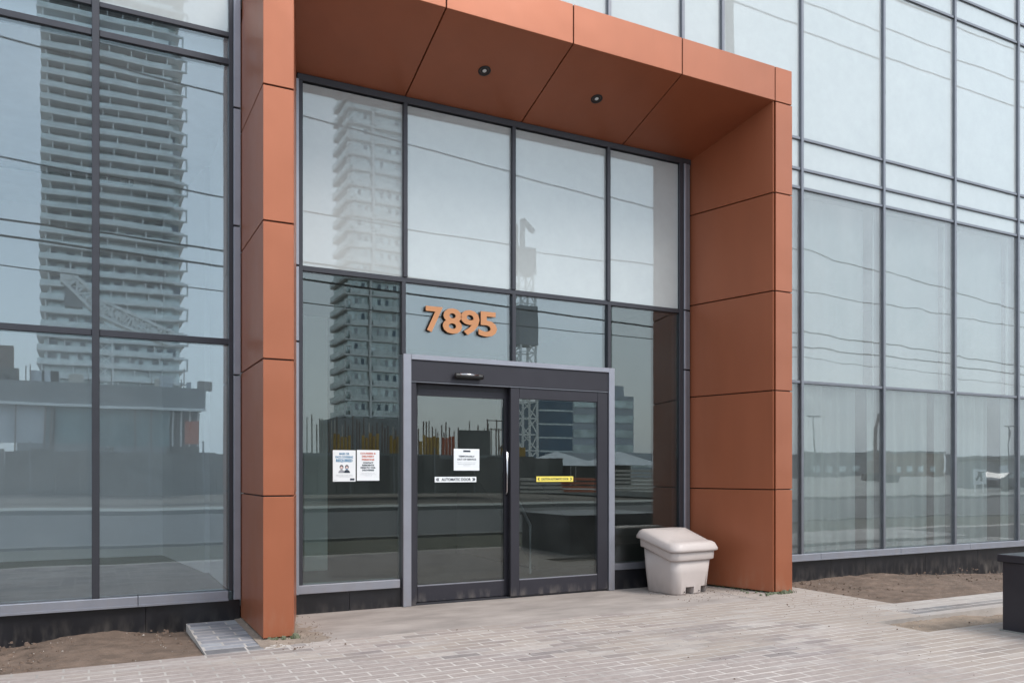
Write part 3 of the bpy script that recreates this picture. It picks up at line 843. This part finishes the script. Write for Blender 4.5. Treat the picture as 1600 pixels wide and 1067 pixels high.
# ------------------------------------------------------------------ salt bin
BN = thing('salt_bin', (5.60, -.42, 0), 'beige plastic salt bin with sloping lid beside the door', 'bin')
def rrect(hx, hy, r, n=8):
    out = []
    for (sx, sy, a0) in ((1, 1, 0), (-1, 1, 90), (-1, -1, 180), (1, -1, 270)):
        for k in range(n + 1):
            a = R(a0 + 90 * k / n)
            out.append((sx * (hx - r) + r * math.cos(a), sy * (hy - r) + r * math.sin(a)))
    return out
def sstep(t):
    t = max(0, min(1, t)); return t * t * (3 - 2 * t)
def zdrop(ly):                     # the rim steps down from back (+y) to front (-y)
    return .115 * sstep((ly + .17) / .26)
BR = R(6)
def bin_pt(lx, ly, z):
    return (5.60 + lx * math.cos(BR) - ly * math.sin(BR), -.42 + lx * math.sin(BR) + ly * math.cos(BR), z)
def loft(levels, cap0=True, cap1=True, n=8):
    b = MB(); pts = []; m = 4 * (n + 1)
    for (hx, hy, r, z, kd) in levels:
        for (lx, ly) in rrect(hx, hy, r, n):
            pts.append(bin_pt(lx, ly, z + kd * zdrop(ly)))
    f = [(i * m + k, i * m + (k + 1) % m, (i + 1) * m + (k + 1) % m, (i + 1) * m + k) for i in range(len(levels) - 1) for k in range(m)]
    if cap0: f.append(tuple(range(m)))
    if cap1: f.append(tuple(range((len(levels) - 1) * m, len(levels) * m)))
    b.poly(pts, f); return b
b = loft([(.235, .225, .08, 0, 0), (.243, .233, .08, .010, 0), (.262, .252, .085, .22, 0), (.276, .266, .085, .372, 1)])
body = b.build('body', 'bin', BN)
cut = MB()
for x0, x1 in ((-.105, .015), (.115, .212)):
    p = [bin_pt(x0, -.40, -.05), bin_pt(x1, -.40, -.05), bin_pt(x1, -.10, -.05), bin_pt(x0, -.10, -.05),
         bin_pt(x0, -.40, .078), bin_pt(x1, -.40, .078), bin_pt(x1, -.10, .078), bin_pt(x0, -.10, .078)]
    cut.poly(p, [(0, 3, 2, 1), (4, 5, 6, 7), (0, 1, 5, 4), (1, 2, 6, 5), (2, 3, 7, 6), (3, 0, 4, 7)])
co = cut.build('cutter', 'bin', BN)
bo = body.modifiers.new('slots', 'BOOLEAN'); bo.operation = 'DIFFERENCE'; bo.object = co; bo.solver = 'EXACT'
dg = bpy.context.evaluated_depsgraph_get(); dg.update()
me2 = bpy.data.meshes.new_from_object(body.evaluated_get(dg))
body.modifiers.clear(); body.data = me2
bpy.data.objects.remove(co)
for p in body.data.polygons: p.use_smooth = len(p.vertices) == 4 and abs(p.normal.z) < .5 and p.center.z > .06
rim = loft([(.274, .264, .085, .352, 1), (.300, .290, .09, .362, 1), (.304, .294, .09, .368, 1), (.308, .298, .09, .440, 1), (.300, .290, .09, .452, 1)]).build('rim', 'bin', BN, smooth=False)
for p in rim.data.polygons: p.use_smooth = len(p.vertices) == 4
lid = loft([(.296, .286, .09, .447, 1), (.330, .322, .10, .452, 1), (.338, .330, .10, .460, 1), (.338, .330, .105, .482, 1), (.322, .314, .12, .530, 1), (.300, .292, .12, .548, 1),
            (.24, .23, .11, .556, .97), (.14, .13, .08, .560, .93), (.04, .04, .03, .562, .9)]).build('lid', 'bin', BN, smooth=True)
b = loft([(.20, .10, .06, .552, .0), (.19, .095, .06, .566, .0), (.17, .08, .05, .570, 0)]); 
for sx in (-.128, .085):
    q = MB(); q.tube([bin_pt(sx, -.2395, .03), bin_pt(sx, -.246, .03)], .006, 8); q.build('drain_plug', 'black', BN)

# ------------------------------------------------------------------ black planter block
PB = thing('planter_block', (7.4, -4.1, 0), 'black stone planter block with flat cap at the right edge of the paving', 'planter')
boxp('body', 6.535, 8.3, -4.95, -3.375, -.1, .555, 'planter', PB, .004)
boxp('cap', 6.505, 8.33, -4.98, -3.345, .557, .618, 'planter', PB, .006)
boxp('base_strip', 6.52, 8.31, -4.96, -3.36, -.1, .012, 'kerb', PB)

# ------------------------------------------------------------------ across the street (seen only in the glass)
MAT['tw_glass'] = M('tower_glass', (.70, .79, .78), .22, .65, .45, .3, spec=.6)
MAT['tw_slab'] = M('tower_slab', (.92, .93, .92), .7, 0, .05, .2)
MAT['tw_rail'] = M('tower_balcony_glass', (.80, .86, .84), .25, .4, .25, .35, spec=.6)
MAT['tw_conc'] = M('raw_concrete', (.30, .31, .31), .9, 0, .2, .3)
MAT['steel_w'] = M('white_steel', (.88, .88, .85), .6)
MAT['tarp_w'] = M('white_tarp', (.62, .65, .68), .7, 0, .15, .6, stretch=(2, 1, .2))
MAT['tarp_g'] = M('green_tarp', (.22, .32, .32), .7, 0, .3, .5, stretch=(2, 1, .3))
MAT['hoard'] = M('hoarding', (.17, .17, .155), .8, 0, .35, .9, stretch=(1, 1, .4), obj_var=.22)
MAT['form_y'] = M('yellow_formwork', (.55, .33, .05), .7, 0, .25, 1)
MAT['orange'] = M('orange_net', (.6, .16, .07), .8)
MAT['rebar'] = M('rebar', (.24, .18, .15), .8)
MAT['lumber'] = M('lumber', (.62, .57, .5), .9)
MAT['site_material'] = M('site_material', (.33, .30, .27), .9, 0, .3, 1)
MAT['office_w'] = M('office_white', (.58, .62, .66), .6)
MAT['office_b'] = M('office_blue_glass', (.08, .15, .22), .1, 0, .2, .1, spec=.9)
MAT['pole'] = M('wood_pole', (.17, .14, .11), .9, 0, .3, 3)
MAT['wire'] = M('cable', (.02, .02, .02), .7)
MAT['carpaint'] = M('dark_car_paint', (.05, .055, .07), .2, .2)
MAT['rubber'] = M('rubber', (.02, .02, .02), .8)
MAT['brick_far'] = M('far_brick', (.30, .23, .17), .9, 0, .15, .2)

# tower with wide balconies
T1 = thing('residential_tower', (4.6, -210, 0), 'tall tower with white balcony bands reflected in the left panes', 'tower')
boxp('core', -9.2, 18.6, -234, -203, 0, 118, 'tw_glass', T1)
for k in range(36):
    z = 13.0 + k * 2.95
    boxp('balcony_slab', -10.6, 19.4, -235, -200, z, z + .42, 'tw_slab', T1)
    boxp('balcony_guard', -10.5, 16.9, -200.25, -200.1, z + .42, z + 1.35, 'tw_rail', T1)
    if k % 2 == 0:
        b = MB(); b.box(17.2, 20.2, -200.2, -199.6, z, z + .35); b.box(19.85, 20.2, -200.2, -199.6, z + .35, z + 2.95); b.box(17.2, 19.85, -200.2, -199.6, z + 2.6, z + 2.95)
        b.build('balcony_frame', 'tw_slab', T1)
boxp('podium', -14, 22, -236, -197, 0, 12.6, 'tw_conc', T1)
for k in range(36):
    z = 13.0 + k * 2.95
    b = MB(); x = -9.8 + random.uniform(0, 1.5)
    while x < 16.5:
        b.box(x, x + .25, -202.9, -200.4, z + .42, z + 2.94); x += random.choice((3.2, 4.6, 6.1))
    b.build('balcony_dividers', 'tw_slab', T1)
    b = MB(); x = -8.6
    while x < 17:
        w = random.uniform(1.0, 2.2); b.box(x, x + w, -203.0, -202.85, z + .5, z + 2.6); x += w + random.uniform(.7, 2.4)
    b.build('windows', random.choice(('office_b', 'tw_glass', 'tw_rail', 'office_w')), T1)
# second tower
T2 = thing('residential_tower', (49, -150, 0), 'slender glass tower with white framed corner balconies reflected in the left sidelight', 'tower')
boxp('core', 43.9, 55.2, -157.4, -147.2, 0, 101, 'tw_glass', T2)
boxp('fin', 48.0, 48.4, -147.0, -146.2, 12, 101, 'tw_slab', T2)
for k in range(30):
    z = 12.2 + k * 2.95
    boxp('floor_slab', 43.2, 55.5, -157.6, -146.4, z, z + .26, 'tw_slab', T2)
    boxp('guard', 44.2, 47.8, -146.6, -146.5, z + .26, z + 1.25, 'tw_rail', T2)
    boxp('guard', 48.8, 55.3, -146.6, -146.5, z + .26, z + 1.25, 'tw_rail', T2)
    b = MB(); b.box(43.0, 44.3, -146.3, -146.0, z - .1, z + .12); b.box(43.0, 43.2, -146.3, -146.0, z + .12, z + 1.9); b.box(44.1, 44.3, -146.3, -146.0, z + .12, z + 1.9); b.box(43.2, 44.1, -146.3, -146.0, z + 1.7, z + 1.9)
    b.build('balcony_frame', 'tw_slab', T2)
    boxp('side_guard', 43.1, 43.2, -157.4, -146.6, z + .26, z + 1.25, 'tw_rail', T2)
    for x in (45.3, 46.6, 49.8, 51.4, 53.0, 54.4):
        boxp('window', x, x + .62, -147.2, -147.1, z + .5, z + 2.5, random.choice(('office_w', 'office_b', 'tw_rail')), T2)
boxp('podium', 41, 57, -158, -145, 0, 11.8, 'tw_conc', T2)

def lattice(b, p0, p1, w, n, chord=.14, lace=.07):
    p0, p1 = Vector(p0), Vector(p1); d = (p1 - p0).normalized()
    up = Vector((0, 0, 1)) if abs(d.z) < .9 else Vector((1, 0, 0))
    u = d.cross(up).normalized() * (w / 2); v = d.cross(u).normalized() * (w / 2)
    cs = [u + v, u - v, -u - v, -u + v]
    for c in cs: b.beam(p0 + c, p1 + c, chord)
    for i in range(n):
        a = p0 + (p1 - p0) * (i / n); e = p0 + (p1 - p0) * ((i + 1) / n)
        for k in range(4):
            c0, c1 = cs[k], cs[(k + 1) % 4]
            b.beam(a + (c0 if i % 2 else c1), e + (c1 if i % 2 else c0), lace)
            b.beam(a + c0, a + c1, lace)
C1 = thing('tower_crane', (1.1, -75, 0), 'white luffing tower crane in front of the balcony tower reflection', 'crane')
b = MB(); lattice(b, (1.13, -75, 0), (1.13, -75, 15.2), 1.25, 14); b.build('mast', 'steel_w', C1)
b = MB(); lattice(b, (.6, -75, 16.0), (6.6, -75, 13.6), 1.25, 12, .26, .16); b.build('jib', 'steel_w', C1)
b = MB(); lattice(b, (.8, -75, 15.6), (-2.2, -75, 18.6), 1.1, 5, .26, .16); b.build('counter_jib', 'steel_w', C1)
boxp('counterweight', -2.3, -.9, -75.6, -74.4, 15.9, 17.6, 'tw_conc', C1)
boxp('cab', -2.6, -1.2, -75.5, -74.5, 17.9, 19.2, 'steel_w', C1)
C2 = thing('tower_crane', (49.5, -85, 0), 'grey lattice crane mast reflected above and inside the right door leaf', 'crane')
b = MB(); lattice(b, (49.5, -85, 0), (49.5, -85, 27), 2.1, 13, .22, .12); b.build('mast', 'steel_w', C2)
boxp('cab', 48.2, 51.0, -86, -84, 27, 30.4, 'tw_conc', C2)
boxp('climbing_frame', 48.2, 50.8, -86.2, -83.8, 17.5, 22.5, 'tw_conc', C2)
b = MB(); b.beam((48.6, -85, 30.4), (48.6, -85, 33.4), .5); b.beam((49.6, -85, 30.4), (49.6, -85, 34.2), .5); b.beam((49.6, -85, 34.2), (51.2, -85, 32.8), .5); b.build('slewing_head', 'tw_conc', C2)

# podium under construction, left
U1 = thing('concrete_podium', (-4, -62, 0), 'unfinished concrete podium with tarps reflected in the left panes', 'building site')
boxp('slab', -30, 7.9, -80, -60, 6.1, 7.7, 'tw_conc', U1)
boxp('slab_edge', -30, 7.95, -59.95, -59.8, 5.95, 6.15, 'tw_slab', U1)
boxp('tarp', -30, -2.9, -60.6, -60.4, 3.2, 6.05, 'tarp_w', U1)
boxp('tarp', -2.85, 5.4, -60.5, -60.3, 3.2, 6.05, 'tarp_g', U1)
boxp('inner_wall', 5.5, 7.9, -64, -63.8, 0, 6.05, 'hoard', U1)
for x in (5.6, 6.2, 6.8, 7.4): boxp('prop', x, x + .12, -60.8, -60.7, 3.2, 6.08, 'steel_w', U1)
boxp('safety_net', 6.5, 7.5, -60.5, -60.45, 3.4, 5.2, 'orange', U1)
b = MB(); b.box(-7.6, -5.0, -62, -61, 7.75, 10.2); b.build('stair_core', 'rebar', U1)
for k in range(26):
    x = random.uniform(-9, 7.6); w = random.uniform(.2, 1.5)
    if random.random() < .55:
        boxp('starter_bar', x, x + .06, -60.6, -60.5, 7.7, 7.7 + random.uniform(.5, 1.5), 'rebar', U1)
    else:
        boxp('site_material', x, x + w, -61.6, -60.7, 7.7, 7.7 + random.uniform(.25, 1.0), random.choice(('site_material', 'hoard', 'tarp_w', 'lumber')), U1)
for k in range(9):
    x = random.uniform(-8, 6.5); boxp('slab_prop', x, x + .1, -60.15, -60.05, 2.4, 6.0, 'rebar', U1)
# starter bars and yellow formwork, middle
U2 = thing('formwork_deck', (20, -50, 0), 'yellow wall formwork and starter bars above the hoarding reflected by the door', 'building site')
boxp('deck', 12, 29, -56, -49, 2.2, 2.7, 'tw_conc', U2)
x = 12.8
while x < 28.5:
    if not (20.6 < x < 21.6):
        h = random.uniform(4.4, 5.4)
        boxp('starter_bar', x, x + .07, -50.1, -50.0, 2.7, h, 'rebar' if random.random() < .7 else 'lumber', U2)
    x += random.uniform(.16, .42)
for (x0, x1, mt) in ((15.2, 16.4, 'form_y'), (17.3, 18.4, 'form_y'), (19.4, 20.6, 'form_y'), (21.8, 23.4, 'form_y'), (23.6, 24.6, 'orange')):
    xx = x0
    while xx < x1:
        boxp('formwork_stud', xx, xx + .16, -49.9, -49.7, 2.7, random.uniform(3.7, 4.2), mt, U2); xx += .27
boxp('tarp', 25.0, 27.6, -49.9, -49.7, 2.7, 4.6, 'hoard', U2)
b = MB()
for z in (4.7, 5.4): b.beam((27.4, -49.8, z), (29.8, -49.8, z), .07)
for xx in (27.4, 28.2, 29.0, 29.8): b.beam((xx, -49.8, 4.5), (xx, -49.8, 5.5), .07)
b.beam((29.8, -49.8, 4.5), (28.4, -49.8, 3.2), .1); b.build('scaffold', 'rebar', U2)
boxp('yellow_bin', 28.6, 30.4, -50.0, -49.5, 2.3, 3.3, 'form_y', U2)
HO = thing('site_hoarding', (0, -45, 0), 'long olive grey site hoarding reflected low in the entrance glass', 'fence')
x = -42.0
while x < 30:
    boxp('board', x, x + 1.2, -45.1, -45.0, -.1, 2.42 + random.uniform(-.12, .1), 'hoard', HO); x += 1.22
for x in range(-42, 30, 3): boxp('brace', x, x + .09, -44.99, -44.93, -.1, 2.6 + random.uniform(-.2, .5), 'tw_conc', HO)
# mid-rise offices
O1 = thing('office_block', (103, -175, 0), 'dark blue glass office block reflected in the right door leaf', 'building')
boxp('body', 98.7, 108.3, -190, -170, 0, 19.3, 'office_b', O1)
for k in range(5): boxp('floor_band', 98.5, 108.5, -170.1, -169.9, 3.2 + k * 3.4, 3.6 + k * 3.4, 'tw_rail', O1)
O2 = thing('office_block', (120, -180, 0), 'pale stepped office building reflected in the right sidelight', 'building')
boxp('body', 108.6, 128.0, -190, -171, 0, 21.5, 'office_w', O2)
for k in range(5):
    boxp('window_band', 109, 127.6, -170.95, -170.8, 2.6 + k * 3.9, 4.6 + k * 3.9, 'tw_glass', O2)
boxp('roof_box', 112, 127, -188, -174, 21.5, 24.5, 'office_w', O2)
boxp('annexe', 100, 126, -169.5, -160, 0, 6.2, 'office_w', O2)
boxp('annexe_windows', 101, 125.5, -159.98, -159.8, 2.6, 4.4, 'tw_glass', O2)
# tent and stacks of timber
TN = thing('site_tent', (44, -60, 0), 'white peaked site tent reflected beside the lumber', 'tent')
b = MB()
for x0, x1 in ((36.5, 43.5), (43.6, 51.0)):
    b.poly([(x0, -64, 2.0), (x1, -64, 2.0), (x1, -58, 2.0), (x0, -58, 2.0), ((x0 + x1) / 2, -61, 3.4)], [(0, 1, 4), (1, 2, 4), (2, 3, 4), (3, 0, 4), (3, 2, 1, 0)])
b.build('roof', 'tarp_w', TN)
b = MB()
for x in (36.7, 43.3, 43.9, 50.8):
    for y in (-63.8, -58.2): b.beam((x, y, 0), (x, y, 2.0), .1)
b.build('posts', 'steel_w', TN)
boxp('back_sheet', 36.8, 50.8, -63.9, -63.8, 0, 2.0, 'hoard', TN)
def stack(x0, x1, y, n, mat, label):
    t = thing('timber_stack', ((x0 + x1) / 2, y, 0), label, 'timber', 'timber stacks on the site')
    for k in range(n): boxp('plank_layer', x0 + random.uniform(-.1, .1), x1 + random.uniform(-.1, .1), y - 1.2, y, .02 + k * .26, .02 + k * .26 + .15, mat, t)
stack(31.6, 35.6, -39, 6, 'lumber', 'pale timber stack reflected in the right sidelight')
stack(24.6, 27.0, -38, 4, 'lumber', 'pale timber stack reflected low at the door centre')
stack(27.8, 30.0, -38.5, 4, 'orange', 'orange painted timber stack reflected behind the yellow strip')
# low buildings far right
def low(x0, x1, y, h, mat, label):
    t = thing('low_building', ((x0 + x1) / 2, y, 0), label, 'building')
    boxp('walls', x0, x1, y - 20, y, -.1, h, mat, t)
    boxp('parapet', x0 - .3, x1 + .3, y - 20.3, y + .3, h, h + .5, 'tw_conc', t)
    xx = x0 + 2
    while xx < x1 - 4:
        boxp('window', xx, xx + 2.4, y + .01, y + .1, 1.2, 2.8, 'tw_glass', t); xx += 5
low(158, 184, -140, 5.6, 'tw_conc', 'long grey low building reflected at the horizon on the right')
low(186, 214, -142, 6.2, 'brick_far', 'tan brick low building reflected at the horizon on the right')
low(255, 300, -150, 6.5, 'tw_conc', 'far grey low building reflected in the last pane')
for x, y, lab in ((106.5, -90, 'double headed light pole reflected right of the portal'), (159.5, -90, 'double headed light pole reflected at the far right')):
    t = thing('light_pole', (x, y, 0), lab, 'light pole')
    b = MB(); b.beam((x, y, 0), (x, y, 10.4), .22, 8); b.build('pole', 'tw_conc', t)
    b = MB(); b.box(x - 1.6, x + 1.6, y - .15, y + .15, 10.4, 10.6); b.build('lamp_arms', 'tw_conc', t)
EX = thing('excavator', (85, -60, 0), 'dark excavator with raised arm reflected in a right pane', 'excavator')
boxp('body', 84.0, 87.0, -61.5, -59.5, .9, 2.6, 'rebar', EX, .1)
boxp('tracks', 83.6, 87.2, -61.8, -59.2, 0, .9, 'rubber', EX, .1)
b = MB(); b.beam((84.6, -60.5, 2.2), (84.8, -60.5, 6.6), .34); b.beam((84.8, -60.5, 6.6), (85.4, -60.5, 8.3), .28); b.beam((85.4, -60.5, 8.3), (85.9, -60.5, 6.6), .22); b.build('arm', 'rebar', EX)
CN = thing('site_container', (78, -40, 0), 'grey site container with dark roof reflected at the right edge', 'container')
boxp('body', 73.6, 82.5, -43, -40, -.1, 2.45, 'tw_conc', CN); boxp('roof', 73.4, 82.7, -43.2, -39.8, 2.45, 2.7, 'hoard', CN)
boxp('door', 76.5, 77.5, -39.99, -39.9, .1, 2.1, 'office_w', CN)
SG = thing('site_sign', (58, -30, 0), 'white sign with a black arrow figure reflected at the right', 'sign')
boxp('board', 57.2, 58.8, -30.05, -30, .5, 1.55, 'paper', SG)
b = MB(); b.beam((57.5, -29.96, .8), (58.1, -29.96, 1.3), .12); b.beam((58.1, -29.96, 1.3), (58.1, -29.96, .7), .12); b.beam((57.8, -29.96, 1.32), (58.4, -29.96, 1.32), .1); b.build('printed_mark', 'ink_dark', SG)
b = MB(); b.beam((57.5, -30.1, -.1), (57.5, -30.1, .6), .08); b.beam((58.5, -30.1, -.1), (58.5, -30.1, .6), .08); b.build('legs', 'steel_w', SG)
def car(x0, y, mat, lab):
    t = thing('parked_car', (x0 + 2.2, y, -.1), lab, 'car', 'cars parked on the lot')
    P = lambda pts: [(x0 + a, z) for a, z in pts]
    b = MB(); b.prism(P([(0, .25), (4.2, .25), (4.3, .75), (3.4, .9), (2.7, 1.35), (1.2, 1.38), (.5, .95), (-.1, .8)]), y - 1.7, y, 'y'); b.build('body', mat, t, .05)
    b = MB(); b.prism(P([(.9, .95), (3.1, .95), (2.6, 1.27), (1.3, 1.29)]), y + .002, y + .03, 'y'); b.build('side_window', 'tw_glass', t)
    for x in (.8, 3.4):
        b = MB(); b.tube([(x0 + x, y - .25, .23), (x0 + x, y + .03, .23)], .33, 16); b.build('wheel', 'rubber', t)
car(60.2, -30, 'carpaint', 'dark parked car reflected at the right edge')
car(66.0, -33, 'office_w', 'white parked car reflected behind the dark car')
car(88.0, -48, 'tarp_w', 'small white car reflected below the tan building')
car(96.0, -52, 'carpaint', 'small dark car reflected below the tan building')
# utility poles and cables along the kerb
for x, lab in ((-24, 'wooden utility pole carrying the cables, left of the tower reflections'), (19.6, 'wooden utility pole opposite the right side of the portal'), (63, 'wooden utility pole at the right end of the reflected cables')):
    t = thing('utility_pole', (x, -14, 0), lab, 'utility pole')
    b = MB(); b.beam((x, -14.3, -.2), (x, -14.3, 20.2), .3, 10); b.build('pole', 'pole', t)
    b = MB(); b.box(x - .08, x + .08, -15.2, -13.3, 19.0, 19.2); b.build('cross_arm', 'pole', t)
cab = [('upper', [(-24, 12.8), (19.6, 9.6), (63, 6.5)], .15, -14.0, .022), ('second', [(-24, 10.2), (19.6, 8.0), (63, 8.9)], .75, -14.0, .020),
       ('third', [(-24, 7.5), (19.6, 5.9), (63, 5.3)], .12, -14.0, .028), ('fourth', [(-24, 7.9), (19.6, 6.5), (63, 5.6)], .25, -14.0, .026),
       ('lowest', [(-24, 6.9), (19.6, 5.6), (63, 5.0)], .35, -14.0, .014),
       ('high', [(-24, 17.6), (19.6, 17.4), (63, 17.6)], .3, -14.0, .030), ('topmost', [(-24, 19.2), (19.6, 19.2), (63, 19.5)], .1, -13.5, .03), ('high rear', [(-24, 19.2), (19.6, 19.2), (63, 19.4)], .25, -14.9, .03)]
for nm, pts, sag, y, r in cab:
    path = []
    for (xa, za), (xb, zb) in zip(pts, pts[1:]):
        for k in range(24):
            s = k / 24; path.append((xa + (xb - xa) * s, y, za + (zb - za) * s - 4 * sag * s * (1 - s)))
    path.append((pts[-1][0], y, pts[-1][1]))
    b = MB(); b.tube(path, r, 5)
    tag(b.build('overhead_cable', 'wire', org=(19.6, y, 5)), 'black overhead cable reflected across the glass, the %s one' % nm, 'cable', 'overhead cables along the street')
